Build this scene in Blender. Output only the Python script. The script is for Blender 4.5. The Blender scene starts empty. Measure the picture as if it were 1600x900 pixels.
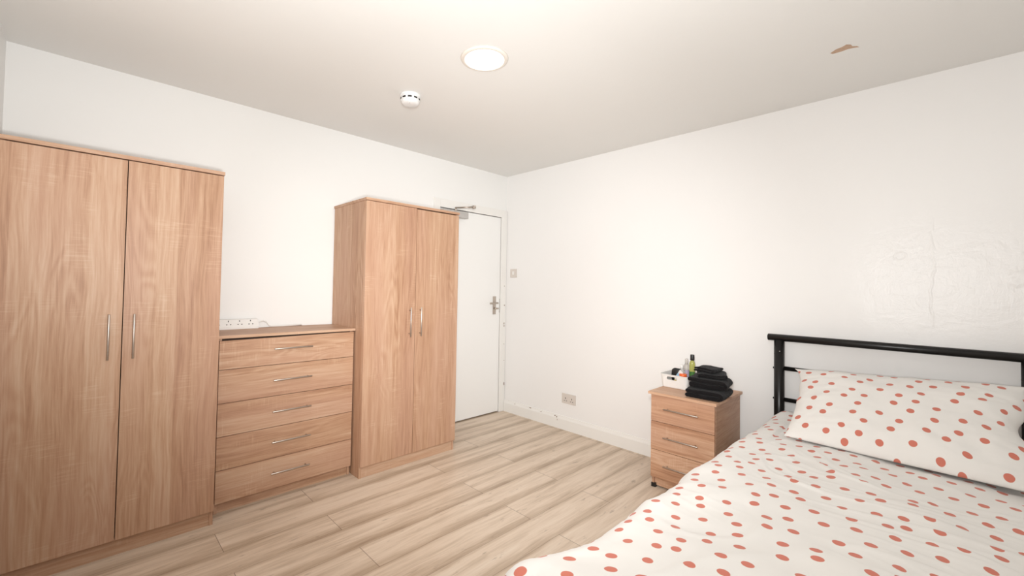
import bpy, bmesh, math, random
from mathutils import Vector, Matrix, noise
from math import sin, cos, pi, radians, sqrt
random.seed(7)
C = bpy.context.scene.collection
H = 2.4

# ------------------------------------------------------------------ camera
yw, pt, rl = radians(46.9971), radians(1.3325), radians(1.0303)
fw = Vector((-sin(yw)*cos(pt), cos(yw)*cos(pt), sin(pt)))
rt = Vector((cos(yw), sin(yw), 0)); up = rt.cross(fw)
r2 = rt*cos(rl)+up*sin(rl); u2 = -rt*sin(rl)+up*cos(rl)
cd = bpy.data.cameras.new('camera'); cam = bpy.data.objects.new('camera', cd); C.objects.link(cam)
m = Matrix((r2, u2, -fw)).transposed().to_4x4(); m.translation = Vector((3.0573, -3.1539, 1.2607))
cam.matrix_world = m
cd.sensor_width = 36; cd.lens = 665.278/1600*36
cd.shift_x = 43.62/1600; cd.shift_y = -17.69/1600; cd.clip_start = 0.02
bpy.context.scene.camera = cam

# ------------------------------------------------------------------ world, light, exposure
w = bpy.data.worlds.new('world'); bpy.context.scene.world = w; w.use_nodes = True
w.node_tree.nodes['Background'].inputs[0].default_value = (1, .95, .9, 1)
w.node_tree.nodes['Background'].inputs[1].default_value = 0.0
vs = bpy.context.scene.view_settings
vs.view_transform = 'Standard'; vs.look = 'None'; vs.gamma = 1; vs.use_curve_mapping = False
vs.exposure = 0.04
LC = (.99, 1, .995)
def spot(name, loc, target, energy, size, blend, radius, col):
    l = bpy.data.lights.new(name, 'SPOT'); l.energy = energy; l.spot_size = radians(size); l.spot_blend = blend
    l.shadow_soft_size = radius; l.color = col
    o = bpy.data.objects.new(name, l); C.objects.link(o); o.location = loc
    o.rotation_euler = (Vector(target)-Vector(loc)).to_track_quat('-Z', 'Y').to_euler()
    return o
# the photographer's flash: most of it thrown up at the ceiling, the rest forwards into the far corner
spot('flash_bounce', (2.95, -3.05, 1.20), (2.3, -2.3, 2.4), 116, 175, .6, .05, LC)
spot('flash_spill', (2.95, -3.05, 1.50), (0.5, -0.5, 1.0), 170, 80, 1.0, .05, LC)
spot('flash_spill_wide', (2.95, -3.10, 1.50), (1.1, -1.1, 1.3), 40, 120, 1.0, .10, LC)
spot('flash_spill_high', (2.95, -3.10, 1.50), (0, -1.6, 2.3), 43, 110, 1.0, .10, LC)

# ------------------------------------------------------------------ node helpers
def new_mat(name):
    mt = bpy.data.materials.new(name); mt.use_nodes = True
    nt = mt.node_tree; b = nt.nodes['Principled BSDF']
    return mt, nt, b
class N:
    def __init__(s, nt): s.nt = nt
    def n(s, t, **k):
        x = s.nt.nodes.new(t)
        for a, v in k.items(): setattr(x, a, v)
        return x
    def l(s, a, b): s.nt.links.new(a, b)
    def put(s, sock, v):
        if hasattr(v, 'default_value') or hasattr(v, 'is_linked'): s.l(v, sock)
        else: sock.default_value = v
    def math(s, op, a, b=0.0, c=None, clamp=False):
        x = s.n('ShaderNodeMath', operation=op); x.use_clamp = clamp
        s.put(x.inputs[0], a); s.put(x.inputs[1], b)
        if c is not None: s.put(x.inputs[2], c)
        return x.outputs[0]
    def mix(s, f, a, b, mode='MIX'):
        x = s.n('ShaderNodeMix', data_type='RGBA', blend_type=mode)
        s.put(x.inputs[0], f); s.put(x.inputs[6], a); s.put(x.inputs[7], b)
        return x.outputs[2]
    def mr(s, v, a, b, c=0.0, d=1.0, smooth=False):
        x = s.n('ShaderNodeMapRange'); x.interpolation_type = 'SMOOTHSTEP' if smooth else 'LINEAR'
        s.put(x.inputs[0], v); s.put(x.inputs[1], a); s.put(x.inputs[2], b); s.put(x.inputs[3], c); s.put(x.inputs[4], d)
        return x.outputs[0]
    def vec(s, x, y, z):
        v = s.n('ShaderNodeCombineXYZ'); s.put(v.inputs[0], x); s.put(v.inputs[1], y); s.put(v.inputs[2], z); return v.outputs[0]
    def sep(s, v):
        x = s.n('ShaderNodeSeparateXYZ'); s.l(v, x.inputs[0]); return x.outputs
    def noise(s, v, scale, detail=3, rough=.5, dist=0.0):
        x = s.n('ShaderNodeTexNoise'); s.l(v, x.inputs['Vector']); x.inputs['Scale'].default_value = scale
        x.inputs['Detail'].default_value = detail; x.inputs['Roughness'].default_value = rough; x.inputs['Distortion'].default_value = dist
        return x.outputs[0]
    def scl(s, v, sv):
        x = s.n('ShaderNodeVectorMath', operation='MULTIPLY'); s.l(v, x.inputs[0]); x.inputs[1].default_value = sv; return x.outputs[0]
    def add(s, a, b):
        x = s.n('ShaderNodeVectorMath', operation='ADD'); s.put(x.inputs[0], a); s.put(x.inputs[1], b); return x.outputs[0]
    def bump(s, h, strength, dist, b):
        x = s.n('ShaderNodeBump'); x.inputs['Strength'].default_value = strength; x.inputs['Distance'].default_value = dist
        s.l(h, x.inputs['Height']); s.l(x.outputs[0], b.inputs['Normal'])
    def ramp(s, f, stops):
        x = s.n('ShaderNodeValToRGB'); s.l(f, x.inputs[0]); e = x.color_ramp.elements
        e[0].position, e[0].color = stops[0][0], (*stops[0][1], 1)
        e[1].position, e[1].color = stops[1][0], (*stops[1][1], 1)
        for p_, c_ in stops[2:]:
            k = e.new(p_); k.color = (*c_, 1)
        return x.outputs[0]

def plain(name, col, rough=.5, metal=0.0, nscale=0, nstr=0.0, emit=0, alpha=None, trans=0, var=.0, spec=.5, sheen=0):
    mt, nt, b = new_mat(name); q = N(nt)
    b.inputs['Base Color'].default_value = (*col, 1)
    b.inputs['Roughness'].default_value = rough; b.inputs['Metallic'].default_value = metal
    b.inputs['Specular IOR Level'].default_value = spec
    b.inputs['Transmission Weight'].default_value = trans; b.inputs['Sheen Weight'].default_value = sheen
    tc = q.n('ShaderNodeTexCoord').outputs['Object']
    f = q.noise(tc, nscale or 30, 3)
    if var: q.l(q.mix(f, (*[c*(1-var) for c in col], 1), (*[min(1, c*(1+var)) for c in col], 1)), b.inputs['Base Color'])
    if nstr: q.bump(f, nstr, .002, b)
    if emit: b.inputs['Emission Color'].default_value = (1, .97, .92, 1); b.inputs['Emission Strength'].default_value = emit
    return mt

def wood_mat(name, axis, tint=(.785, .735, .725)):
    """pale sonoma-oak laminate, grain along the given axis"""
    mt, nt, b = new_mat(name); q = N(nt)
    tc = q.n('ShaderNodeTexCoord').outputs['Object']
    rnd = q.n('ShaderNodeObjectInfo').outputs['Random']
    s = q.sep(tc)
    g = s[axis]; o = [s[i] for i in range(3) if i != axis]
    # across-coordinate: sum of the other two so that every face shows it
    a = q.math('ADD', o[0], o[1])
    off = q.math('MULTIPLY', rnd, 17.3)
    g = q.math('ADD', g, off); a2 = q.math('ADD', a, q.math('MULTIPLY', rnd, 5.1))
    warp = q.noise(q.vec(q.math('MULTIPLY', a2, 5), q.math('MULTIPLY', g, 1.5), off), 1.0, 2)
    aw = q.math('ADD', a2, q.math('MULTIPLY', q.math('SUBTRACT', warp, .5), .05))
    # glued-up strips of slightly different tone
    strip = q.n('ShaderNodeTexVoronoi', voronoi_dimensions='1D'); strip.inputs['Scale'].default_value = 9.5
    q.l(a2, strip.inputs['W']); sv = q.sep(strip.outputs['Color'])[0]
    # fibres
    fib = q.noise(q.vec(q.math('MULTIPLY', aw, 160), q.math('MULTIPLY', g, 5), off), 1.0, 4, .65)
    mid = q.noise(q.vec(q.math('MULTIPLY', aw, 42), q.math('MULTIPLY', g, 1.8), off), 1.0, 5, .68, .4)
    # cathedral figure
    cn = q.noise(q.vec(q.math('MULTIPLY', aw, 6.5), q.math('MULTIPLY', g, .9), q.math('ADD', off, q.math('MULTIPLY', sv, 4))), 1.0, 2, .5, .6)
    rings = q.math('SINE', q.math('MULTIPLY', cn, 95))
    rmask = q.mr(q.noise(q.vec(q.math('MULTIPLY', aw, 4), q.math('MULTIPLY', g, 1.4), q.math('ADD', off, 9)), 1.0, 2), .46, .66, 0, 1, True)
    rings = q.math('MULTIPLY', rings, rmask)
    # saw marks across the grain, in patches
    saw = q.noise(q.vec(q.math('MULTIPLY', aw, 9), q.math('MULTIPLY', g, 150), off), 1.0, 2, .5)
    smask = q.mr(q.noise(q.vec(q.math('MULTIPLY', a2, 8), q.math('MULTIPLY', g, 5), q.math('ADD', off, 31)), 1.0, 2), .54, .68, 0, 1, True)
    sawv = q.math('MULTIPLY', q.mr(saw, .5, .7, 0, 1), smask)
    v = q.math('ADD', q.math('MULTIPLY', q.math('SUBTRACT', fib, .5), .85), q.math('MULTIPLY', q.math('SUBTRACT', mid, .5), 1.15))
    v = q.math('ADD', v, q.math('MULTIPLY', q.math('SUBTRACT', sv, .5), .36))
    v = q.math('ADD', v, q.math('MULTIPLY', rings, .12))
    v = q.math('ADD', v, q.math('MULTIPLY', sawv, .26))
    v = q.math('ADD', v, .5, clamp=True)
    c = q.ramp(v, [(0.1, tuple(x*t for x, t in zip((.43, .235, .135), tint))), (.42, tuple(x*t for x, t in zip((.60, .375, .235), tint))),
                   (.62, tuple(x*t for x, t in zip((.68, .455, .300), tint))), (.95, tuple(x*t for x, t in zip((.78, .575, .41), tint)))])
    pink = q.noise(q.vec(q.math('MULTIPLY', a2, 7), q.math('MULTIPLY', g, .8), q.math('ADD', off, 3)), 1.0, 1)
    c = q.mix(q.mr(pink, .4, .7, 0, .35), c, (.51, .30, .22, 1))
    q.l(c, b.inputs['Base Color']); b.inputs['Roughness'].default_value = .48; b.inputs['Specular IOR Level'].default_value = .35
    q.bump(fib, .12, .001, b)
    return mt

def floor_mat():
    mt, nt, b = new_mat('laminate_floor'); q = N(nt)
    tc = q.n('ShaderNodeTexCoord').outputs['Object']; s = q.sep(tc)
    W_, L_ = .19, 1.3
    u = q.math('DIVIDE', q.math('SUBTRACT', s[0], .01), W_)
    row = q.math('FLOOR', u); fu = q.math('FRACT', q.math('ADD', u, 50))
    par = q.math('MODULO', q.math('ADD', row, 50), 2)
    v = q.math('DIVIDE', q.math('SUBTRACT', q.math('ADD', s[1], 26), q.math('ADD', .44, q.math('MULTIPLY', par, .81))), L_)
    col = q.math('FLOOR', v); fv = q.math('FRACT', v)
    wn = q.n('ShaderNodeTexWhiteNoise', noise_dimensions='2D'); q.l(q.vec(row, col, 0), wn.inputs['Vector']); pid = wn.outputs['Value']
    off = q.math('MULTIPLY', pid, 23)
    x = s[0]; y = s[1]
    warp = q.noise(q.vec(q.math('MULTIPLY', x, 9), q.math('MULTIPLY', y, 1.6), off), 1, 2)
    xw = q.math('ADD', x, q.math('MULTIPLY', q.math('SUBTRACT', warp, .5), .05))
    fib = q.noise(q.vec(q.math('MULTIPLY', xw, 120), q.math('MULTIPLY', y, 5), off), 1, 4, .6)
    mid = q.noise(q.vec(q.math('MULTIPLY', xw, 26), q.math('MULTIPLY', y, 2.2), off), 1, 4, .6, .5)
    # the print: a darker soft streak running near one long edge of every board, wandering
    wob = q.noise(q.vec(row, q.math('MULTIPLY', y, 1.3), off), 1, 2)
    fe = q.math('ADD', fu, q.math('MULTIPLY', q.math('SUBTRACT', wob, .5), .18))
    e1 = q.mr(fe, .62, .97, 0, 1, True)
    e2 = q.mr(fe, .16, .0, 0, .75, True)
    e3 = q.math('MULTIPLY', q.mr(q.math('ABSOLUTE', q.math('SUBTRACT', fe, .42)), 0, .14, 1, 0, True), q.mr(wob, .45, .65, 0, .5))
    edge = q.math('MAXIMUM', q.math('MAXIMUM', e1, e2), e3)
    t = q.math('ADD', .60, q.math('MULTIPLY', q.math('SUBTRACT', fib, .5), .45))
    t = q.math('ADD', t, q.math('MULTIPLY', q.math('SUBTRACT', mid, .5), .75))
    t = q.math('ADD', t, q.math('MULTIPLY', q.math('SUBTRACT', pid, .5), .10))
    t = q.math('SUBTRACT', t, q.math('MULTIPLY', edge, .27), clamp=True)
    c = q.ramp(t, [(.08, (.34, .245, .17)), (.36, (.53, .41, .305)), (.62, (.71, .58, .46)), (.92, (.80, .69, .57))])
    # small dark knots / checks
    kn = q.noise(q.vec(q.math('MULTIPLY', xw, 46), q.math('MULTIPLY', y, 9), q.math('ADD', off, 5)), 1, 3, .6)
    c = q.mix(q.mr(kn, .62, .76, 0, .5, True), c, (.26, .19, .14, 1))
    # joints
    jx = q.math('MINIMUM', fu, q.math('SUBTRACT', 1, fu)); jx = q.math('MULTIPLY', jx, W_)
    jy = q.math('MINIMUM', fv, q.math('SUBTRACT', 1, fv)); jy = q.math('MULTIPLY', jy, L_)
    j = q.math('MAXIMUM', q.mr(jx, .0005, .0016, .55, 0), q.mr(jy, .0008, .002, .75, 0))
    c = q.mix(j, c, (.16, .11, .075, 1))
    q.l(c, b.inputs['Base Color']); b.inputs['Roughness'].default_value = .42; b.inputs['Specular IOR Level'].default_value = .4
    q.bump(q.math('SUBTRACT', q.math('MULTIPLY', fib, .25), j), .25, .001, b)
    return mt

def paint_mat(name, col, rough, bstr, crack=False, ceil=False):
    mt, nt, b = new_mat(name); q = N(nt)
    tc = q.n('ShaderNodeTexCoord').outputs['Object']; s = q.sep(tc)
    f = q.noise(tc, 4, 4, .6); g = q.noise(tc, 60, 3, .6)
    h = q.math('ADD', q.math('MULTIPLY', f, .15 if crack else .5), q.math('MULTIPLY', g, .03 if crack else .10))
    if crack:
        # rough re-plastered area: brush texture, a vertical crack and a filled ring
        pm = q.math('MULTIPLY', q.mr(q.math('ABSOLUTE', q.math('SUBTRACT', s[0], 3.10)), .15, .55, 1, 0, True), q.mr(q.math('ABSOLUTE', q.math('SUBTRACT', s[2], 1.36)), .12, .42, 1, 0, True))
        br = q.noise(q.vec(q.math('MULTIPLY', s[0], 60), 0, q.math('MULTIPLY', s[2], 22)), 1, 4, .7)
        br2 = q.noise(q.vec(q.math('MULTIPLY', s[0], 9), 0, q.math('MULTIPLY', s[2], 14)), 1, 3, .6, 1.0)
        h = q.math('ADD', h, q.math('MULTIPLY', pm, q.math('ADD', q.math('MULTIPLY', br, .34), q.math('MULTIPLY', br2, .55))))
        wob = q.noise(q.vec(0, 0, q.math('MULTIPLY', s[2], 6)), 1, 3, .55)
        cx = q.math('ADD', 3.028, q.math('MULTIPLY', q.math('SUBTRACT', wob, .5), .07))
        cm = q.math('MULTIPLY', q.mr(q.math('ABSOLUTE', q.math('SUBTRACT', s[0], cx)), 0, .009, 1, 0, True), q.mr(q.math('ABSOLUTE', q.math('SUBTRACT', s[2], 1.38)), .2, .34, 1, 0, True))
        h = q.math('ADD', h, q.math('MULTIPLY', cm, .16))
        dx = q.math('SUBTRACT', s[0], 2.913); dz = q.math('SUBTRACT', s[2], 1.463)
        rr = q.math('SQRT', q.math('ADD', q.math('MULTIPLY', dx, dx), q.math('MULTIPLY', dz, dz)))
        rr = q.math('ADD', rr, q.math('MULTIPLY', q.math('SUBTRACT', q.noise(tc, 25, 2), .5), .012))
        rg = q.mr(q.math('ABSOLUTE', q.math('SUBTRACT', rr, .022)), 0, .007, .16, 0, True)
        h = q.math('ADD', h, rg)
        dx = q.math('SUBTRACT', s[0], 3.30); dz = q.math('SUBTRACT', s[2], 1.345)
        rr = q.math('SQRT', q.math('ADD', q.math('MULTIPLY', dx, dx), q.math('MULTIPLY', dz, dz)))
        rr = q.math('ADD', rr, q.math('MULTIPLY', q.math('SUBTRACT', q.noise(tc, 18, 2), .5), .05))
        h = q.math('ADD', h, q.mr(rr, .02, .05, .5, 0, True))
    q.l(q.mix(f, (*[c*.985 for c in col], 1), (*col, 1)), b.inputs['Base Color'])
    b.inputs['Roughness'].default_value = rough; b.inputs['Specular IOR Level'].default_value = .4
    q.bump(h, bstr, .01, b)
    return mt

def dots_mat(name, scale=14.5, seed=0):
    mt, nt, b = new_mat(name); q = N(nt)
    uv = q.n('ShaderNodeTexCoord').outputs['UV']
    vo = q.n('ShaderNodeTexVoronoi', voronoi_dimensions='2D'); vo.inputs['Scale'].default_value = scale; vo.inputs['Randomness'].default_value = .44
    rot = q.n('ShaderNodeVectorRotate', rotation_type='Z_AXIS'); rot.inputs['Angle'].default_value = .45; q.l(uv, rot.inputs['Vector'])
    q.l(q.add(rot.outputs[0], (seed, seed*.7, 0)), vo.inputs['Vector'])
    d = q.math('DIVIDE', vo.outputs['Distance'], scale)
    k = q.mr(d, .0130, .0141, 1, 0)
    tc = q.n('ShaderNodeTexCoord').outputs['Object']
    f = q.noise(tc, 9, 3)
    base = q.mix(f, (.80, .775, .745, 1), (.85, .825, .79, 1))
    wv = q.noise(tc, 900, 1)
    c = q.mix(k, base, (.62, .195, .14, 1))
    q.l(c, b.inputs['Base Color']); b.inputs['Roughness'].default_value = .85; b.inputs['Sheen Weight'].default_value = .15
    b.inputs['Specular IOR Level'].default_value = .2
    q.bump(wv, .08, .0008, b)
    return mt

M = {}
M['wood_z'] = wood_mat('oak_laminate_upright', 2)
M['wood_y'] = wood_mat('oak_laminate_lengthwise', 1)
M['wood_x'] = wood_mat('oak_laminate_crosswise', 0, (.87, .79, .775))
M['floor'] = floor_mat()
M['wall'] = paint_mat('wall_paint', (.86, .85, .83), .38, .10)
M['wallr'] = paint_mat('wall_gloss_paint', (.86, .845, .83), .34, .55, crack=True)
M['ceil'] = paint_mat('ceiling_paint', (.86, .85, .825), .75, .06)
M['plaster'] = plain('bare_plaster', (.55, .38, .27), .9, var=.15, nscale=60, nstr=.3)
M['gloss'] = plain('white_gloss_paint', (.83, .81, .775), .3, nscale=12, nstr=.05)
M['chip'] = plain('chipped_paint', (.22, .13, .08), .9, var=.3, nscale=90)
M['door'] = plain('door_paint', (.86, .85, .83), .35, nscale=8, nstr=.04)
M['nickel'] = plain('brushed_nickel', (.50, .44, .39), .38, 1.0, nscale=200, nstr=.05)
M['steel_grey'] = plain('satin_grey_metal', (.52, .50, .48), .45, .35)
M['plastic'] = plain('white_plastic', (.80, .78, .75), .35, nscale=80)
M['socket'] = plain('aged_white_plastic', (.66, .60, .55), .35, var=.05)
M['hole'] = plain('dark_hole', (.03, .022, .02), .8)
M['dark'] = plain('gap_shade_dark', (.05, .03, .02), .9)  # near-black colour standing in for the shade seen through gaps
M['black_metal'] = plain('black_powder_coat', (.008, .0072, .0068), .30, 0.0, nscale=400, nstr=.06, spec=.35)
M['bolt'] = plain('zinc_bolt', (.55, .53, .5), .35, 1.0)
M['towel'] = plain('black_terry', (.011, .0098, .0105), .95, nscale=500, nstr=.9, sheen=.08, var=.3, spec=.1)
M['black_plastic'] = plain('black_plastic', (.012, .012, .012), .4)
M['duvet'] = dots_mat('dotted_cotton_duvet', 12.9, 3.3)
M['pillow'] = dots_mat('dotted_cotton_pillow', 12.9, 8.1)
M['cotton'] = plain('white_cotton', (.8, .78, .75), .9, nscale=300, nstr=.1)
M['light'] = plain('led_diffuser', (1, 1, 1), .5, emit=2.2)
M['ring'] = plain('lamp_ring', (.80, .74, .67), .4)
M['smoke'] = plain('detector_plastic', (.82, .81, .80), .35)
M['lime'] = plain('lime_liquid', (.55, .55, .16), .15, trans=.35)
M['green'] = plain('dark_green_label', (.05, .16, .03), .4, var=.3)
M['clear'] = plain('clear_plastic', (.82, .78, .74), .12, trans=.55)
M['orange'] = plain('orange_plastic', (.80, .14, .03), .4)
M['blue'] = plain('pale_blue_plastic', (.30, .52, .70), .4)
M['lilac'] = plain('lilac_label', (.45, .38, .50), .5)
M['yellow'] = plain('yellow_print', (.7, .5, .12), .5)

# ------------------------------------------------------------------ mesh helpers
def link(name, me, parent=None, loc=None):
    o = bpy.data.objects.new(name, me); C.objects.link(o)
    if parent: o.parent = parent
    if loc: o.location = loc
    return o
def finish(name, bm, mat, parent=None, smooth=False, loc=None, mats=None):
    me = bpy.data.meshes.new(name)
    bmesh.ops.recalc_face_normals(bm, faces=bm.faces[:])
    bm.to_mesh(me); bm.free()
    for x in (mats or [mat]): me.materials.append(x)
    if smooth:
        for p_ in me.polygons: p_.use_smooth = True
    return link(name, me, parent, loc)
def box(bm, x0, x1, y0, y1, z0, z1, bev=0.0, seg=2, mi=0):
    r = bmesh.ops.create_cube(bm, size=1.0); vs_ = r['verts']
    for v in vs_: v.co = Vector(((x0+x1)/2+v.co.x*(x1-x0), (y0+y1)/2+v.co.y*(y1-y0), (z0+z1)/2+v.co.z*(z1-z0)))
    fs = list({f for v in vs_ for f in v.link_faces})
    for f in fs: f.material_index = mi
    if bev:
        es = list({e for v in vs_ for e in v.link_edges})
        rr = bmesh.ops.bevel(bm, geom=es, offset=bev, segments=seg, profile=.7, affect='EDGES')
        for f in rr['faces']: f.material_index = mi
    return vs_
def boxo(name, dims, mat, parent=None, bev=.0012, seg=2):
    bm = bmesh.new(); box(bm, *dims, bev=bev, seg=seg); return finish(name, bm, mat, parent)
def tube(bm, pts, r, n=12, cap=True, mi=0):
    pts = [Vector(p_) for p_ in pts]; rings = []
    prev = None
    for i, p_ in enumerate(pts):
        a = pts[max(0, i-1)]; b_ = pts[min(len(pts)-1, i+1)]; t = (b_-a).normalized()
        if prev is None:
            nrm = t.orthogonal().normalized()
        else:
            nrm = (prev - t*prev.dot(t)).normalized()
        prev = nrm; bn = t.cross(nrm)
        rad = r[i] if isinstance(r, (list, tuple)) else r
        rings.append([bm.verts.new(p_+(nrm*cos(2*pi*k/n)+bn*sin(2*pi*k/n))*rad) for k in range(n)])
    for i in range(len(rings)-1):
        for k in range(n):
            f = bm.faces.new((rings[i][k], rings[i][(k+1) % n], rings[i+1][(k+1) % n], rings[i+1][k])); f.material_index = mi; f.smooth = True
    if cap:
        for rg in (rings[0], rings[-1]):
            f = bm.faces.new(rg); f.material_index = mi
def lathe(bm, prof, n=40, c=(0, 0, 0), mi=0):
    """profile of (r, z) pairs, revolved about the vertical axis through c"""
    rings = []
    for r, z in prof:
        if r < 1e-6: rings.append([bm.verts.new((c[0], c[1], c[2]+z))])
        else: rings.append([bm.verts.new((c[0]+r*cos(2*pi*k/n), c[1]+r*sin(2*pi*k/n), c[2]+z)) for k in range(n)])
    for i in range(len(rings)-1):
        A, B = rings[i], rings[i+1]
        for k in range(n):
            k2 = (k+1) % n
            if len(A) == 1 and len(B) == 1: continue
            if len(A) == 1: f = bm.faces.new((A[0], B[k], B[k2]))
            elif len(B) == 1: f = bm.faces.new((A[k], A[k2], B[0]))
            else: f = bm.faces.new((A[k], A[k2], B[k2], B[k]))
            f.material_index = mi; f.smooth = True
def poly(bm, pts, mi=0):
    f = bm.faces.new([bm.verts.new(p_) for p_ in pts]); f.material_index = mi; return f
def prism(bm, pts, d, mi=0):
    """closed polygon pts extruded by vector d"""
    d = Vector(d); A = [bm.verts.new(p_) for p_ in pts]; B = [bm.verts.new(Vector(p_)+d) for p_ in pts]
    n = len(pts)
    for f in [bm.faces.new(A), bm.faces.new(B[::-1])]+[bm.faces.new((A[i], A[(i+1) % n], B[(i+1) % n], B[i])) for i in range(n)]: f.material_index = mi
def thing(name, label, cat, loc=(0, 0, 0), group=None):
    o = bpy.data.objects.new(name, None); C.objects.link(o); o.location = loc; o.empty_display_size = .05
    return tag(o, label, cat, group)
def tag(o, label, cat, group=None):
    o['label'] = label; o['category'] = cat
    if group: o['group'] = group
    return o
def struct(o): o['kind'] = 'structure'; return o
def bm_new(): return bmesh.new()

# ------------------------------------------------------------------ room shell
XR, YN = 4.3, -3.47
struct(boxo('floor', (-.10, XR+.1, YN-.1, .1, -.1, 0), M['floor'], bev=0))
bm = bm_new(); box(bm, -.10, XR+.1, YN-.1, .1, H, H+.1)
pts = [(2.705, -.600), (2.712, -.585), (2.745, -.583), (2.768, -.588), (2.786, -.583), (2.806, -.574), (2.800, -.590), (2.786, -.603), (2.782, -.625), (2.768, -.640), (2.752, -.628), (2.728, -.622)]
cxp, cyp = 2.752, -.605
prism(bm, [(x, y, H-.0008) for x, y in pts], (0, 0, .01), mi=1)
struct(finish('ceiling', bm, None, mats=[M['ceil'], M['plaster']]))
struct(boxo('wall_back', (-.1, XR+.1, 0, .1, 0, H), M['wallr'], bev=0))
struct(boxo('wall_right', (XR, XR+.1, YN, 0, 0, H), M['wall'], bev=0))
struct(boxo('wall_front', (-.1, XR+.1, YN-.1, YN, 0, H), M['wall'], bev=0))
# left wall with the doorway cut in it
DY0, DY1, DZ = -.865, -.078, 1.968
bm = bm_new()
box(bm, -.1, 0, YN, DY0, 0, H); box(bm, -.1, 0, DY1, 0, 0, H); box(bm, -.1, 0, DY0, DY1, DZ, H)
bmesh.ops.remove_doubles(bm, verts=bm.verts[:], dist=1e-5)
struct(finish('wall_left', bm, M['wall']))

# skirting board with moulded top along the back wall, chipped paint on it
def chip(bm, c, ax, r, mi=1, sx=1.0, sz=1.0):
    n = 9; ps = []
    for k in range(n):
        a = 2*pi*k/n; rr = r*random.uniform(.55, 1.15)
        u_, v_ = rr*cos(a)*sx, rr*sin(a)*sz
        ps.append((c[0]+(u_ if ax == 1 else 0), c[1]+(u_ if ax == 0 else 0), c[2]+v_))
    d = (.004, 0, 0) if ax == 0 else (0, .004, 0)
    prism(bm, ps, d, mi)
def skirting(name, x0, x1, chips=False):
    prof = [(0, 0), (-.016, 0), (-.016, .088), (-.014, .091), (-.014, .094), (-.0115, .097), (-.009, .103), (-.0065, .110), (-.006, .115), (-.003, .118), (0, .118)]
    bm = bm_new(); prism(bm, [(x0, y, z) for y, z in prof], (x1-x0, 0, 0))
    if chips:
        for (cx, cz, r, sx, sz) in ((.17, .101, .005, 1.6, .5), (.37, .108, .009, 1.4, .5), (.503, .101, .005, 1.5, .6), (.665, .103, .007, 1.4, .6), (.685, .096, .006, 1.0, 1.2), (.693, .074, .004, .5, 2.2)):
            chip(bm, (cx, -.0168 if cz < .09 else -.0145, cz), 1, r, 1, sx, sz)
    return finish(name, bm, None, mats=[M['gloss'], M['chip']])
struct(skirting('baseboard_back', 0.018, XR, True))
def skirt_left(name, y0, y1):
    prof = [(0, 0), (.016, 0), (.016, .088), (.0125, .094), (.009, .103), (.006, .115), (0, .118)]
    bm = bm_new(); prism(bm, [(x, y0, z) for x, z in prof], (0, y1-y0, 0)); return finish(name, bm, M['gloss'])
# wardrobes stand tight to the wall, so the skirting on the left only fills the stretch beside the door frame
struct(skirt_left('baseboard_left', -1.04, DY0-.07))

# door frame (architrave) and door
bm = bm_new()
box(bm, -.03, .015, DY1, -.004, 0, DZ+.075, .003)
box(bm, .0, .015, DY0-.065, DY0, 0, DZ+.075, .003)
box(bm, -.03, .015, DY0, DY1, DZ, DZ+.075, .003)
for z, y, r, sx, sz in ((1.27, -.032, .004, .6, 1.1), (1.073, -.028, .005, .5, 1.6), (.890, -.030, .007, .8, 1.0), (.865, -.027, .005, .6, 2.4), (.68, -.028, .003, .7, 1), (.512, -.022, .004, .6, 1.2), (.275, -.016, .006, .6, 2.6)):
    chip(bm, (.0156, y, z), 0, r, 1, sx, sz)
tr = struct(finish('trim_1', bm, None, mats=[M['gloss'], M['chip']]))
bm = bm_new()
box(bm, -.004, .0, DY1-.0045, DY1-.001, 1.02, 1.135)          # edge of the lock plate
dr = struct(boxo('door_1', (-.042, .000, DY0+.003, DY1-.0025, .010, DZ-.0045), M['door'], bev=.0015))
hd = bm_new()
box(hd, .0005, .009, -.178, -.140, .985, 1.165, .002)
tube(hd, [(.006, -.158, 1.100), (.052, -.158, 1.100), (.057, -.162, 1.100), (.058, -.17, 1.100), (.058, -.262, 1.098), (.054, -.268, 1.098)], .0085, 12)
finish('door_handle', hd, M['nickel'], dr)
hd = bm_new(); tube(hd, [(.006, -.158, 1.045), (.026, -.158, 1.045)], .010, 14); box(hd, .024, .034, -.161, -.125, 1.036, 1.052, .003)
finish('thumb_turn', hd, M['nickel'], dr)
finish('lock_plate', (lambda b_: (box(b_, -.001, .004, DY1-.009, DY1+.004, 1.00, 1.14, .0005), b_)[1])(bm_new()), M['steel_grey'], dr)
bm.free()
# hall wall beyond the door, shade of the door gaps put into its colour
struct(boxo('wall_hall', (-.5, -.3, -1.1, 0.1, 0, H), M['dark'], bev=0))

# door closer on the head of the door
t = thing('door_closer', 'grey hydraulic closer with folding arm at the top of the white door', 'door closer', (.0, -.70, 1.90))
bm = bm_new(); box(bm, .001, .055, -.16, .135, -.010, .050, .006); finish('closer_body', bm, M['steel_grey'], t)
bm = bm_new(); tube(bm, [(.030, .0, .045), (.030, .0, .082)], .009, 10)
tube(bm, [(.030, -.005, .078), (.165, .10, .082)], .0075, 8); tube(bm, [(.165, .10, .068), (.165, .10, .094)], .011, 10)
finish('closer_arm', bm, M['nickel'], t)
bm = bm_new(); tube(bm, [(.165, .10, .090), (.10, .165, .105), (.095, .17, .107)], .006, 8)
tube(bm, [(.110, .155, .104), (.030, .228, .116)], .0085, 8)
box(bm, .0155, .040, .222, .240, .103, .132, .002)
finish('closer_rod', bm, M['nickel'], t)

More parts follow.
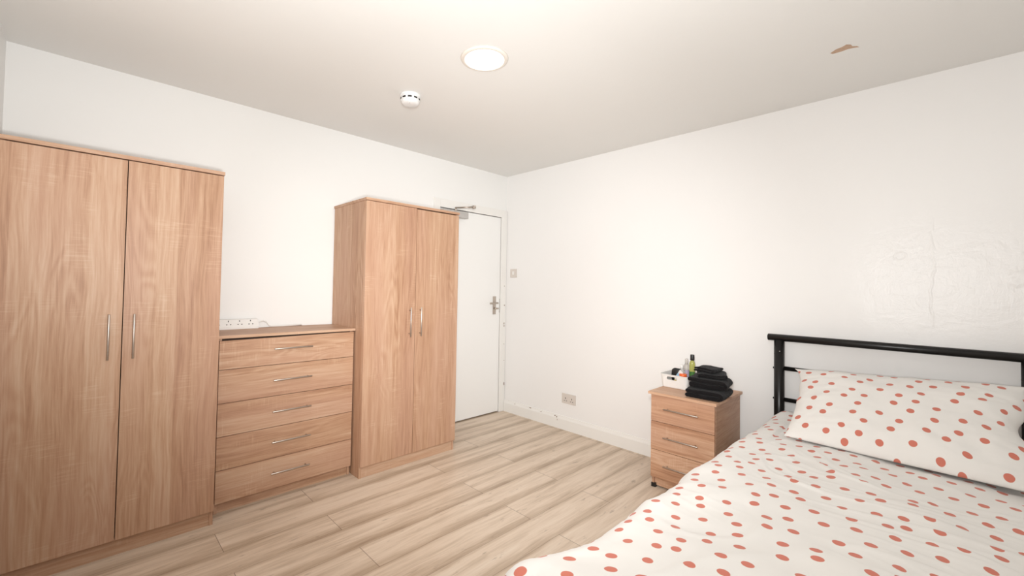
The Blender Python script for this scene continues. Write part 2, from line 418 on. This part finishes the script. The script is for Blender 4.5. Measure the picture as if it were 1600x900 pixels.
# ------------------------------------------------------------------ wardrobes
def bar_handle_v(parent, x, y, z0, z1):
    bm = bm_new(); tube(bm, [(x+.022, y, z0), (x+.022, y, z0+.001), (x+.022, y, z1-.001), (x+.022, y, z1)], [.0042, .0048, .0048, .0042], 16)
    for z in (z0+.02, z1-.02): tube(bm, [(x, y, z), (x+.02, y, z)], .004, 10)
    return finish('handle', bm, M['nickel'], parent)
def wardrobe(label, xf, y0, y1, h, ztop_gap):
    """xf: front plane of the doors, y0..y1: width, origin at floor centre against the wall"""
    yc = (y0+y1)/2; t = thing('wardrobe', label, 'wardrobe', (0, yc, 0), 'two-door wood-effect wardrobes')
    a, b_ = y0-yc, y1-yc; cf = xf-.018
    T = .016
    bm = bm_new()
    finish('side_panel', (box(bm, .012, cf, a, a+T, 0, h-.018, .0006), bm)[1], M['wood_z'], t)
    boxo('side_panel', (.012, cf, b_-T, b_, 0, h-.018), M['wood_z'], t, .0006)
    boxo('back_panel', (.010, .0145, a+.002, b_-.002, .07, h-.02), M['wood_z'], t, .0)
    boxo('base_shelf', (.015, cf, a+T, b_-T, .065, .081), M['wood_y'], t, .0005)
    boxo('plinth', (cf-.020, cf-.004, a+T, b_-T, 0, .066), M['wood_y'], t, .0006)
    boxo('top_panel', (.005, xf+.004, a-.003, b_+.003, h-.018, h), M['wood_y'], t, .0008)
    div = (a+b_)/2 + ztop_gap[2]
    for i, (p0, p1) in enumerate(((a+.001, div-.0017), (div+.0017, b_-.001))):
        d = boxo('door', (cf+.001, xf, p0, p1, .076, h-.018-ztop_gap[i]), M['wood_z'], t, .0009)
        hy = div-.048 if i == 0 else div+.040
        bar_handle_v(d, xf, hy, .900, 1.105)
    return t
wardrobe('tall two-door wood-effect wardrobe at the left edge, front facing the bed, nearest the camera', .490, -3.428, -2.640, 1.838, (.005, .0045, .006))
wardrobe('two-door wood-effect wardrobe farther from the camera, its side panel showing, beside the white door', .500, -1.831, -1.046, 1.833, (.0025, .008, .004))

# ------------------------------------------------------------------ chest of drawers
def bar_handle_y(parent, x, y0, y1, z):
    bm = bm_new(); tube(bm, [(x+.022, y0, z), (x+.022, y0+.001, z), (x+.022, y1-.001, z), (x+.022, y1, z)], [.0042, .0048, .0048, .0042], 16)
    for y in (y0+.02, y1-.02): tube(bm, [(x, y, z), (x+.02, y, z)], .004, 10)
    return finish('handle', bm, M['nickel'], parent)
t = thing('chest_of_drawers', 'wide five-drawer wood-effect chest standing between the two wardrobes', 'chest of drawers', (0, -2.23, 0))
Y0, Y1 = -.388, .388
bm = bm_new()
bm.free()
boxo('side_panel', (.03, .368, Y0, Y0+.016, 0, .950), M['wood_z'], t, .0006)
boxo('side_panel', (.03, .368, Y1-.016, Y1, 0, .950), M['wood_z'], t, .0006)
boxo('back_panel', (.028, .032, Y0+.002, Y1-.002, .05, .95), M['wood_y'], t, 0)
boxo('inner_rail', (.30, .364, Y0+.016, Y1-.016, .925, .95), M['dark'], t, 0)
boxo('plinth', (.345, .361, Y0+.016, Y1-.016, 0, .055), M['wood_y'], t, .0006)
boxo('top_panel', (.012, .394, Y0-.008, Y1+.008, .951, .967), M['wood_y'], t, .0008)
zs = [.058, .236, .417, .597, .780, .946]
for i in range(5):
    z0, z1 = zs[i]+.0015, zs[i+1]-.0015
    bm = bm_new(); vs4 = box(bm, .370, .388, Y0+.001, Y1-.001, z0, z1, .0009)
    if i == 4:                                    # the top drawer front hangs slightly low at its left end
        for v in bm.verts:
            if v.co.z > (z0+z1)/2: v.co.z -= .007*(Y1-v.co.y)/(Y1-Y0)
    d = finish('drawer', bm, M['wood_y'], t)
    boxo('drawer_box', (.05, .369, Y0+.03, Y1-.03, z0+.012, z1-.035), M['dark'], d, 0)
    zh = (.152, .332, .510, .692, .875)[i]
    bar_handle_y(d, .388, -.112, .110, zh)

# four-gang extension lead lying on the chest, against the wall
t = thing('extension_lead', 'white multi-socket extension lead on the chest of drawers, against the wall', 'extension lead', (.035, -2.47, .967)); t.scale = (1, 1, 1.22)
bm = bm_new()
# body: tilted-face wedge
L0, L1 = -.13, .135
prism(bm, [(.030, L0, 0), (.030, L0, .014), (.010, L0, .048), (-.022, L0, .050), (-.022, L0, 0)], (0, L1-L0, 0))
bmesh.ops.bevel(bm, geom=bm.edges[:], offset=.003, segments=2, affect='EDGES')
finish('body', bm, M['plastic'], t)
nx, nz = .034, .020; nl = sqrt(nx*nx+nz*nz); nx, nz = nx/nl, nz/nl     # outward normal of sloping face
for k in range(4):
    bm = bm_new(); yc = -.098+k*.062
    for (dy, s_) in ((0, .78), (-.010, .30), (.011, .30)):
        cx = .030+(.010-.030)*s_; cz = .014+(.048-.014)*s_
        w2, h2 = (.0022, .0042) if dy == 0 else (.0034, .0022)
        tx, tz = -.020/nl, .034/nl
        P0 = Vector((cx, yc+dy, cz))+Vector((nx, 0, nz))*.0006
        ps = [P0+Vector((tx*b__*h2, a__*w2, tz*b__*h2)) for a__, b__ in ((-1, -1), (1, -1), (1, 1), (-1, 1))]
        prism(bm, ps, Vector((nx, 0, nz))*-.003)
    finish('socket_outlet', bm, M['hole'], t)
bm = bm_new(); tube(bm, [(0, .133, .026), (0, .150, .034), (-.004, .170, .036), (-.010, .190, .028), (-.014, .207, .010), (-.012, .222, .0045), (-.014, .30, .0040), (-.016, .42, .0040)], .0035, 8)
finish('cable', bm, M['plastic'], t)

# ------------------------------------------------------------------ bedside cabinet
t = thing('bedside_cabinet', 'small three-drawer wood-effect bedside cabinet beside the bed head', 'bedside cabinet', (1.974, -.02, 0))
X0, X1 = -.190, .190
bm = bm_new()
bm.free()
boxo('side_panel', (X0, X0+.016, -.440, -.004, .012, .592), M['wood_y'], t, .0006)
boxo('side_panel', (X1-.016, X1, -.440, -.004, .012, .592), M['wood_y'], t, .0006)
boxo('back_panel', (X0+.016, X1-.016, -.012, -.006, .05, .59), M['wood_x'], t, 0)
boxo('plinth', (X0+.016, X1-.016, -.430, -.414, .012, .068), M['wood_x'], t, .0006)
boxo('top_panel', (X0-.014, X1+.012, -.472, .004, .593, .609), M['wood_x'], t, .0008)
zz = [.069, .246, .424, .592]
for i in range(3):
    d = boxo('drawer', (X0+.001, X1-.001, -.459, -.442, zz[i]+.0015, zz[i+1]-.0015), M['wood_x'], t, .0009)
    boxo('drawer_box', (X0+.03, X1-.03, -.441, -.03, zz[i]+.015, zz[i+1]-.03), M['dark'], d, 0)
    z = (.160, .337, .514)[i]; bm = bm_new()
    tube(bm, [(-.102, -.482, z), (-.101, -.482, z), (.104, -.482, z), (.105, -.482, z)], [.0042, .0048, .0048, .0042], 16)
    for x in (-.082, .085): tube(bm, [(x, -.459, z), (x, -.480, z)], .004, 10)
    finish('handle', bm, M['nickel'], d)
for x in (X0+.004, X1-.026):
    for y in (-.442, -.030):
        boxo('foot', (x-.006, x+.022, y-.002, y+.022, 0, .026), M['black_plastic'], t, .002)

# ------------------------------------------------------------------ basket of toiletries
def rrect(cx, cy, hx, hy, r, n=6):
    ps = []
    for qx, qy, a0 in ((1, 1, 0), (-1, 1, 90), (-1, -1, 180), (1, -1, 270)):
        for k in range(n+1):
            a = radians(a0+90*k/n); ps.append((cx+qx*(hx-r)+r*cos(a), cy+qy*(hy-r)+r*sin(a)))
    return ps
NZ = .609
def basket():
    t = thing('storage_basket', 'small white plastic basket of toiletries on the bedside cabinet', 'basket', (1.850, -.195, NZ))
    bm = bm_new(); hb = .088
    lv = [(0, .080, .090, .018), (.004, .084, .094, .020), (hb-.006, .092, .103, .024), (hb-.004, .096, .107, .026), (hb, .096, .107, .026), (hb, .0915, .1025, .023), (.006, .082, .092, .019), (.004, .078, .088, .017)]
    rings = [[bm.verts.new((x, y, z)) for x, y in rrect(0, 0, hx, hy, r, 6)] for z, hx, hy, r in lv]
    # subdivide the long front side for the slot: slot is cut by deleting faces between added columns
    n = len(rings[0])
    for i in range(len(rings)-1):
        for k in range(n):
            bm.faces.new((rings[i][k], rings[i][(k+1) % n], rings[i+1][(k+1) % n], rings[i+1][k]))
    bm.faces.new(rings[0][::-1]); bm.faces.new(rings[-1])
    body = finish('basket_body', bm, M['plastic'], t, smooth=False)
    # handle slots in the two long walls, cut with a boolean
    bm = bm_new()
    ps = rrect(-.012, .064, .034, .0105, .0100, 6)
    prism(bm, [(x, -.2, z) for x, z in ps], (0, .4, 0))
    me = bpy.data.meshes.new('cut'); bmesh.ops.recalc_face_normals(bm, faces=bm.faces[:]); bm.to_mesh(me); bm.free()
    co = bpy.data.objects.new('cut', me); C.objects.link(co); co.parent = t
    md = body.modifiers.new('slot', 'BOOLEAN'); md.object = co; md.operation = 'DIFFERENCE'; md.solver = 'EXACT'
    bpy.context.view_layer.update()
    dg = bpy.context.evaluated_depsgraph_get(); nm = bpy.data.meshes.new_from_object(body.evaluated_get(dg))
    body.modifiers.clear(); body.data = nm; bpy.data.objects.remove(co, do_unlink=True)
    return t
basket()
def bottle(name, label, cat, loc, parts, tilt=(0, 0, 0)):
    t = thing(name, label, cat, loc); t.rotation_euler = tilt
    for pn, prof, mat in parts:
        bm = bm_new(); lathe(bm, prof, 24); finish(pn, bm, mat, t, smooth=False)
    return t
BZ = NZ+.0065
bottle('toiletry_bottle', 'slim lime-green bottle with a black cap standing in the white basket', 'bottle', (1.9100, -.145, BZ),
    [('bottle_body', [(0, 0), (.017, 0), (.018, .003), (.018, .150), (.015, .163), (.009, .170), (.009, .174), (0, .174)], M['lime']),
     ('label_band', [(.0184, .045), (.0184, .098)], M['green']),
     ('cap', [(0, .172), (.0125, .172), (.0130, .174), (.0130, .208), (.012, .210), (0, .210)], M['black_plastic'])])
bottle('pump_bottle', 'clear bottle with a lilac label beside the lime-green bottle in the basket', 'bottle', (1.868, -.135, BZ),
    [('bottle_body', [(0, 0), (.019, 0), (.020, .004), (.020, .120), (.016, .135), (.008, .142), (0, .142)], M['clear']),
     ('label_band', [(.0203, .055), (.0203, .100)], M['lilac']),
     ('cap', [(0, .141), (.010, .141), (.010, .172), (.008, .176), (0, .176)], M['clear'])])
bottle('spray_bottle', 'short clear bottle with pale cap leaning in the middle of the basket', 'bottle', (1.880, -.195, BZ),
    [('bottle_body', [(0, 0), (.015, 0), (.016, .003), (.016, .095), (.012, .108), (.007, .113), (0, .113)], M['clear']),
     ('cap', [(0, .112), (.009, .112), (.009, .142), (0, .144)], M['plastic'])], (radians(4), radians(-7), 0))
bottle('orange_pot', 'orange-red tub at the front of the white basket', 'tub', (1.895, -.258, BZ),
    [('tub_body', [(0, 0), (.020, 0), (.022, .004), (.022, .078), (0, .078)], M['orange']),
     ('lid', [(0, .0785), (.0225, .0785), (.0230, .080), (.0230, .091), (.021, .093), (0, .093)], M['orange'])])
t = thing('toothpaste_tube', 'pale blue and white squeeze tube leaning out of the basket', 'tube', (1.842, -.235, NZ+.055)); t.rotation_euler = (radians(8), radians(38), radians(-12))
bm = bm_new()
secs = [(0, .013, .013), (.02, .0135, .012), (.05, .015, .007), (.075, .016, .002)]
rings = [[bm.verts.new((a_*cos(2*pi*k/16), b_*sin(2*pi*k/16), z)) for k in range(16)] for z, a_, b_ in secs]
for i in range(3):
    for k in range(16): bm.faces.new((rings[i][k], rings[i][(k+1) % 16], rings[i+1][(k+1) % 16], rings[i+1][k])).material_index = (0, 1, 0)[i]
bm.faces.new(rings[0]); bm.faces.new(rings[-1])
finish('tube_body', bm, None, t, mats=[M['plastic'], M['blue']])
bm = bm_new(); lathe(bm, [(0, -.016), (.008, -.016), (.009, 0), (0, 0)], 16); finish('cap', bm, M['yellow'], t)
# black hairbrush-like pouch
bm = bm_new()
bmesh.ops.create_uvsphere(bm, u_segments=24, v_segments=16, radius=1)
for v in bm.verts:
    c = v.co; f_ = lambda a_: math.copysign(abs(a_)**.6, a_)
    v.co = Vector((f_(c.x)*.034, f_(c.y)*.022, f_(c.z)*.050))
    v.co.z += .006*noise.noise(v.co*30); v.co.x += .004*noise.noise(v.co*40+Vector((3, 0, 0)))
o = finish('wash_pouch', bm, M['black_plastic'], None, True, (1.818, -.165, NZ+.006+.058))
tag(o, 'rounded black pouch poking out of the left of the white basket', 'pouch')

# ------------------------------------------------------------------ folded black towels
def ribbon(layers, halfw, t_, r_amp):
    """serpentine centre line (x, z) for a towel folded into `layers` layers"""
    ps = []; gap = t_*1.02
    for i in range(layers):
        z = t_/2+i*gap; xs = [-halfw+2*halfw*k/10 for k in range(11)]
        if i % 2: xs = xs[::-1]
        for x in xs: ps.append((x, z))
        if i < layers-1:
            sgn = 1 if i % 2 == 0 else -1
            for k in range(1, 5):
                a = pi*k/5; ps.append((sgn*(halfw+sin(a)*gap*.55), z+gap/2-cos(a)*gap/2))
    return ps
def towel(name, label, loc, rz, halfw, halfd, layers, t_, seed, grp, droop=0.0, round_=.010):
    ps = ribbon(layers, halfw, t_, 0); n = len(ps); th = t_*.5*.97
    # offset outline both sides
    ups, dns = [], []
    for i, (x, z) in enumerate(ps):
        a = ps[max(0, i-1)]; b_ = ps[min(n-1, i+1)]; d = Vector((b_[0]-a[0], b_[1]-a[1])).normalized()
        nn = Vector((-d.y, d.x)); ups.append((x+nn.x*th, z+nn.y*th)); dns.append((x-nn.x*th, z-nn.y*th))
    prof = ups+dns[::-1]
    bm = bm_new(); K = 18; rings = []
    for j in range(K+1):
        y = -halfd+2*halfd*j/K
        e = min(1, (halfd-abs(y))/round_) if round_ else 1
        sc = .80+.20*sqrt(max(0, 1-(1-e)**2))
        ring = []
        for (x, z) in prof:
            p_ = Vector((x, y, z))
            li = z/(t_*layers); 
            # each layer is shrunk towards its own middle plane at the cloth's edge
            k_ = int(min(layers-1, max(0, (z)//(t_*1.02)))); zm = t_/2+k_*t_*1.02
            p_.z = zm+(z-zm)*sc
            off = Vector((seed*3.1, seed*1.7, k_*2.3))
            p_.x += .012*noise.noise(Vector((p_.y*9, k_*1.3, seed)))+.004*noise.noise(p_*45+off)
            p_.y += .012*noise.noise(Vector((p_.x*8, k_*2.1, seed+5)))*(1 if abs(y) > halfd*.5 else .3)
            s_ = min(1, p_.z/.02)
            p_.z += s_*(.009*noise.noise(Vector((p_.x*13, p_.y*13, seed)))+.0025*noise.noise(p_*50+off))
            p_.z -= droop*max(0, p_.x/halfw)**2*s_
            p_.z = max(p_.z, .0008)
            ring.append(bm.verts.new(p_))
        rings.append(ring)
    m_ = len(prof)
    for j in range(K):
        for k in range(m_): bm.faces.new((rings[j][k], rings[j][(k+1) % m_], rings[j+1][(k+1) % m_], rings[j+1][k]))
    for rg in (rings[0], rings[-1]):
        nn_ = len(ps)
        for i in range(nn_-1): bm.faces.new((rg[i], rg[i+1], rg[m_-2-i], rg[m_-1-i]))
    o = finish(name, bm, M['towel'], None, True, loc)
    md = o.modifiers.new('sub', 'SUBSURF'); md.levels = 1; md.render_levels = 2
    tx = bpy.data.textures.new(name, 'CLOUDS'); tx.noise_scale = .012
    dm = o.modifiers.new('pile', 'DISPLACE'); dm.texture = tx; dm.strength = .003; dm.mid_level = .5
    o.rotation_euler.z = rz
    tag(o, label, 'towel', grp)
    return o
G = 'folded black towels on the bedside cabinet'
towel('bath_towel', 'large folded black towel at the bottom of the pile on the bedside cabinet', (2.072, -.345, NZ+.001), radians(2), .092, .108, 2, .026, 1.0, G, round_=.03)
towel('bath_towel', 'folded black towel with bulging rounded edges, second from the bottom of the pile', (2.068, -.310, NZ+.058), radians(7), .094, .105, 2, .028, 2.4, G, round_=.03)
towel('hand_towel', 'thinner folded black towel second from the top of the pile', (2.080, -.300, NZ+.120), radians(22), .074, .090, 2, .013, 4.2, G)
towel('face_cloth', 'small folded black cloth on top of the towel pile', (2.064, -.300, NZ+.149), radians(-6), .055, .066, 2, .013, 6.6, G)

# ------------------------------------------------------------------ wall fittings
def socket_plate(o_, x0, x1, z0, z1, mat):
    return boxo('plate', (x0, x1, -.010, -.0005, z0, z1), mat, o_, .0025)
t = thing('wall_socket', 'double power socket low on the back wall left of the bedside cabinet', 'power socket', (.809, 0, .278))
boxo('plate', (-.073, .073, -.010, -.0005, -.043, .043), M['socket'], t, .0025)
for s_ in (-1, 1):
    bm = bm_new(); cx = s_*.033
    box(bm, cx-.003, cx+.003, -.0112, -.009, -.002, .010); box(bm, cx-.015, cx-.007, -.0112, -.009, -.021, -.016); box(bm, cx+.007, cx+.015, -.0112, -.009, -.021, -.016)
    finish('pin_holes', bm, M['hole'], t)
    boxo('rocker', (cx+s_*.014-.006, cx+s_*.014+.006, -.0135, -.0098, .012, .030), M['socket'], t, .0015)
t = thing('light_switch', 'pale single light switch on the back wall beside the door', 'light switch', (.116, 0, 1.400))
boxo('plate', (-.043, .043, -.009, -.0005, -.043, .043), M['socket'], t, .0025)
boxo('rocker', (-.012, .012, -.0125, -.0088, -.014, .020), M['plastic'], t, .002)

# ------------------------------------------------------------------ ceiling fittings
t = thing('ceiling_downlight', 'round white LED panel light with pale rim on the ceiling', 'ceiling light', (1.506, -1.731, H))
bm = bm_new(); lathe(bm, [(.099, -.008), (.102, -.0095), (.110, -.0085), (.117, -.005), (.120, 0), (.099, 0), (.099, -.008)], 64); finish('rim', bm, M['ring'], t)
bm = bm_new(); lathe(bm, [(0, -.0075), (.0988, -.0075), (.0988, -.002), (0, -.002)], 64); finish('diffuser', bm, M['light'], t)
t = thing('smoke_detector', 'white domed smoke detector on the ceiling near the downlight', 'smoke detector', (.892, -1.766, H)); t.scale = (1.2, 1.2, 1.1)
bm = bm_new(); lathe(bm, [(0, 0), (.050, 0), (.051, -.003), (.050, -.010), (.047, -.012), (0, -.012)], 48); finish('base', bm, M['smoke'], t)
bm = bm_new(); lathe(bm, [(.045, -.012), (.047, -.020), (.048, -.030), (.0475, -.034), (.044, -.036)], 48)
lathe(bm, [(.044, -.0355), (.0435, -.042), (.040, -.048), (.030, -.053), (.015, -.0555), (0, -.056)], 48)
finish('dome', bm, M['smoke'], t, mats=[M['smoke']])
bm = bm_new()
for k in range(10):
    a0 = 2*pi*k/10; 
    A = [(cos(a0+d_)*.0486, sin(a0+d_)*.0486) for d_ in (-.20, -.10, 0, .10, .20)]
    for i in range(4):
        f = poly(bm, [(A[i][0], A[i][1], -.0215), (A[i+1][0], A[i+1][1], -.0215), (A[i+1][0], A[i+1][1], -.0300), (A[i][0], A[i][1], -.0300)])
r_ = bmesh.ops.solidify(bm, geom=bm.faces[:], thickness=.0008)
finish('vent_slots', bm, M['hole'], t)
bm = bm_new(); bmesh.ops.create_uvsphere(bm, u_segments=10, v_segments=8, radius=.0022)
for v in bm.verts: v.co += Vector((.022, -.018, -.0545))
finish('indicator', bm, M['steel_grey'], t)

# ------------------------------------------------------------------ bed
BX0, BX1 = 2.390, 3.328          # post centres
t = thing('bed_frame', 'black tubular metal single bed frame with rail headboard against the back wall', 'bed', ((BX0+BX1)/2, -.08, 0))
hw = (BX1-BX0)/2
def rnd_tube(name, pts, r, parent, n=24):
    bm = bm_new(); tube(bm, pts, r, n)
    return finish(name, bm, M['black_metal'], parent)
rnd_tube('top_rail', [(-hw-.058, 0, .984), (-hw-.056, 0, .984), (hw+.056, 0, .984), (hw+.058, 0, .984)], [.018, .0205, .0205, .018], t)
for s_ in (-1, 1):
    p_ = rnd_tube('post', [(s_*hw, 0, 0), (s_*hw, 0, .970)], .0265, t)
    bm = bm_new(); lathe(bm, [(0, .885), (.0270, .885), (.0270, .8862), (0, .8862)], 24, (s_*hw, 0, 0)); finish('sleeve_joint', bm, M['hole'], p_)
    bm = bm_new()
    for z in (.905,): bmesh.ops.create_uvsphere(bm, u_segments=10, v_segments=8, radius=.0035, matrix=Matrix.Translation((s_*hw+.008, -.0255, z)))
    finish('rivet', bm, M['bolt'], p_)
    for z in (.80, .617):
        bm = bm_new(); tube(bm, [(s_*(hw+.024), 0, z), (s_*(hw+.031), 0, z)], .006, 8)
        finish('bolt_head', bm, M['black_metal'], p_)
for z in (.803, .617, .43):
    rnd_tube('crossbar', [(-hw+.02, 0, z), (hw-.02, 0, z)], .0125, t, 16)
for s_ in (-1, 1):
    boxo('side_rail', (s_*(hw-.010)-.012, s_*(hw-.010)+.012, -1.97, -.02, .27, .31), M['black_metal'], t, .003)
    rnd_tube('leg', [(s_*hw, -1.99, 0), (s_*hw, -1.99, .43)], .0265, t)
rnd_tube('foot_rail', [(-hw-.03, -1.99, .44), (hw+.03, -1.99, .44)], .0205, t)
for k in range(9): boxo('slat', (-hw+.012, hw-.012, -.26-k*.2, -.19-k*.2, .292, .306), M['black_metal'], t, .002)

bm = bm_new(); box(bm, 2.408, 3.310, -2.035, -.125, .3075, .500, .03, 4)
tag(finish('mattress', bm, M['cotton'], None, True), 'white single mattress under the spotted duvet', 'mattress')

# duvet: one cloth laid over the mattress, falling over both sides and the foot
def ridge(p_): return (1-abs(noise.noise(p_))*2)
def duvet():
    X0d, X1d = 2.446, 3.292; Yh, Yf = -.120, -2.235; Rr = .088; drop = .30
    NS, NT = 190, 300
    S0, S1 = -drop, (X1d-X0d)+drop; T1 = (Yh-Yf)+drop
    vs_, uvs = [], []
    for j in range(NT+1):
        t_ = T1*j/NT
        for i in range(NS+1):
            s_ = S0+(S1-S0)*i/NS
            a = -min(0, s_)                   # overshoot left
            a2 = max(0, s_-(X1d-X0d))         # overshoot right
            b_ = max(0, t_-(Yh-Yf))
            x = X0d+min(max(s_, 0), X1d-X0d); y = Yh-min(t_, Yh-Yf)
            # footprint widens slightly towards the foot
            fl = t_/T1
            x -= .050*(fl**1.3)*(1 if s_ < .2 else max(0, (.5-s_)/.3))
            z = .545+.020*sin(pi*min(1, max(0, s_/(X1d-X0d))))-.012*fl
            # pulled-out corner at the foot
            fc = max(0, min(1, (t_-1.93)/.22)); fc = fc*fc*(3-2*fc)
            if s_ < .3: x -= .060*fc*max(0, 1-max(0, s_)/.3)
            ao = a if a > 0 else -a2
            d = sqrt(ao*ao+b_*b_)
            if d > 1e-9:
                ux, uy = -ao/d, -b_/d
                th = min(d/Rr, pi/2); h_ = Rr*sin(th); v_ = Rr*(1-cos(th)); rest = max(0, d-Rr*pi/2)
                cornery = (abs(ao)*b_)/(d*d)*2
                h_ += rest*(.06+.10*cornery)+.035*cornery*min(1, d/.1)
                # hanging folds
                h_ += min(1, rest/.12)*.014*sin((t_ if b_ < abs(ao) else s_)*26+2*noise.noise(Vector((s_*2, t_*2, 0))))
                x += ux*h_; y += uy*h_; z -= v_+rest*(.99-.1*cornery)
            # loft and creases on the top
            wt = 1-min(1, d/.25)*.6
            q = Vector((s_, t_, 0))
            zz = .012*noise.noise(q*3.1+Vector((4, 1, 0)))+.008*noise.noise(q*7+Vector((1, 7, 0)))
            # creases running mostly across the bed, fanning out
            ang = .35+.35*noise.noise(q*1.3)
            u_ = s_*cos(ang)+t_*sin(ang); v2 = -s_*sin(ang)+t_*cos(ang)
            k1 = max(0, ridge(Vector((u_*2.0, v2*9.5, 2.2)))-.55)/.45
            k2 = max(0, ridge(Vector((u_*4.0, v2*17, 8.2)))-.6)/.4
            m1 = max(0, min(1, .5+1.6*noise.noise(q*2.2+Vector((9, 3, 0)))))
            ed_ = min(1, max(0, (s_+.02)/.22)); zz += (.0075*k1*k1*m1 + .003*k2*m1)*(.35+.65*ed_)
            k3 = max(0, ridge(Vector((s_*6+t_*2.5, t_*3.5, 5.0)))-.7)/.3
            zz += .004*k3*(1-m1)
            ex = min(1, abs(ao)/.1) if d > 0 else 0
            z += zz*wt; x -= .5*zz*ex*2
            # puckers that make the left outline wavy
            x += (.010*noise.noise(Vector((t_*4.5, 1.5, 0)))+.0035*noise.noise(Vector((t_*14, 4.5, 0))))*min(1, a/.05)
            # raised corner near the bed post
            z += .016*math.exp(-((s_-.0)**2+(t_-.03)**2)/.006)
            # depression under the lower edge of the pillow
            z -= .010*math.exp(-((t_-.40)/.16)**2)*(1 if .05 < s_ else 0)
            vs_.append((x, y, max(z, .05))); uvs.append((s_+1, t_+1))
    fs = []
    for j in range(NT):
        for i in range(NS):
            k = j*(NS+1)+i; fs.append((k, k+1, k+NS+2, k+NS+1))
    me = bpy.data.meshes.new('duvet'); me.from_pydata(vs_, [], fs)
    ul = me.uv_layers.new(name='cloth')
    for lp in me.loops: ul.data[lp.index].uv = uvs[lp.vertex_index]
    me.materials.append(M['duvet'])
    for p_ in me.polygons: p_.use_smooth = True
    o = link('duvet', me)
    sm = o.modifiers.new('thickness', 'SOLIDIFY'); sm.thickness = .012; sm.offset = -1
    # outward side must be up
    if me.polygons[len(fs)//2].normal.z < 0: me.flip_normals()
    return tag(o, 'white duvet with coral-red polka dots spread over the bed', 'duvet')
duvet()

def pillow():
    W_, Hh, T_ = .80, .50, .085
    n = 90; mrows = 60
    bot = Vector((2.938, -.672, .582)); top = Vector((2.905, -.165, .835))
    axv = (top-bot).normalized(); axu = Vector((1, 0, 0)); axn = axu.cross(axv).normalized()   # normal up/forward
    if axn.z < 0: axn = -axn
    ctr = (top+bot)/2; hv = (top-bot).length/2
    verts, uvs, faces = [], [], []
    def P(u, v, side):
        au, av = abs(u), abs(v)
        # pinched edges, pulled-out corners
        x = W_/2*u*(1-.060*(1-av**2.0))+(-.022 if u < 0 else .010)*au**8*max(0, v)**8; y = hv*v*(1-.035*(1-au**2.5))
        e = (1-au**3.2)**.55*(1-av**2.6)**.60 if au < 1 and av < 1 else 0
        h = T_*e
        w_ = noise.noise(Vector((u*3, v*2, side*3.0)))*.010+noise.noise(Vector((u*8, v*5, side*5.0)))*.004
        # creases radiating from the corners / sides
        cr = max(0, ridge(Vector((u*2.2, v*7, 1.7+side)))-.6)*.016*min(1, au*1.3)
        c2 = max(0, ridge(Vector((u*9, v*2, 6.7+side)))-.7)*.012*av
        h += (w_+cr*.7+c2*.6)*min(1, e*1.6)
        if side < 0: h *= .75
        # lower edge flattens on the duvet, whole pillow sags a little
        p_ = ctr+axu*x+axv*y+axn*(h*side)
        p_.z -= .020*(1-v)*.5*(1-au*.3)
        p_.z += .018*max(0, u)*max(0, v)+(.014*u if v > 0 else .0)*v
        p_.y -= .03*max(0, -v)*sin(pi*(u+1)/2)
        p_.x += .010*noise.noise(Vector((v*4, u, 3.0)))*au
        # right end: fold notch
        if u > .80: p_.x -= .030*math.exp(-((v-.05)/.22)**2)*(u-.8)/.2
        # right bottom corner swings forward
        p_.y -= .03*max(0, u)*max(0, -v)
        if side < 0 and v < .2: p_.z = max(p_.z, .566)      # lies on the duvet
        return p_
    idx = {}
    for side in (1, -1):
        for j in range(mrows+1):
            v = -1+2*j/mrows; v = math.copysign(1-(1-abs(v))**1.4, v)
            for i in range(n+1):
                u = -1+2*i/n; u = math.copysign(1-(1-abs(u))**1.4, u)
                border = i in (0, n) or j in (0, mrows)
                if side == -1 and border: idx[(side, i, j)] = idx[(1, i, j)]; continue
                idx[(side, i, j)] = len(verts); verts.append(P(u, v, side)); uvs.append((u*W_/2+2, v*hv*1.05+2))
        for j in range(mrows):
            for i in range(n):
                q = [idx[(side, i, j)], idx[(side, i+1, j)], idx[(side, i+1, j+1)], idx[(side, i, j+1)]]
                faces.append(q if side == 1 else q[::-1])
    me = bpy.data.meshes.new('pillow'); me.from_pydata([tuple(v) for v in verts], [], faces)
    ul = me.uv_layers.new(name='cloth')
    for lp in me.loops: ul.data[lp.index].uv = uvs[lp.vertex_index]
    me.materials.append(M['pillow'])
    for p_ in me.polygons: p_.use_smooth = True
    o = link('pillow', me)
    bm = bmesh.new(); bm.from_mesh(me); bmesh.ops.recalc_face_normals(bm, faces=bm.faces[:]); bm.to_mesh(me); bm.free()
    return tag(o, 'white pillow with coral-red polka dots propped against the black headboard', 'pillow')
pillow()
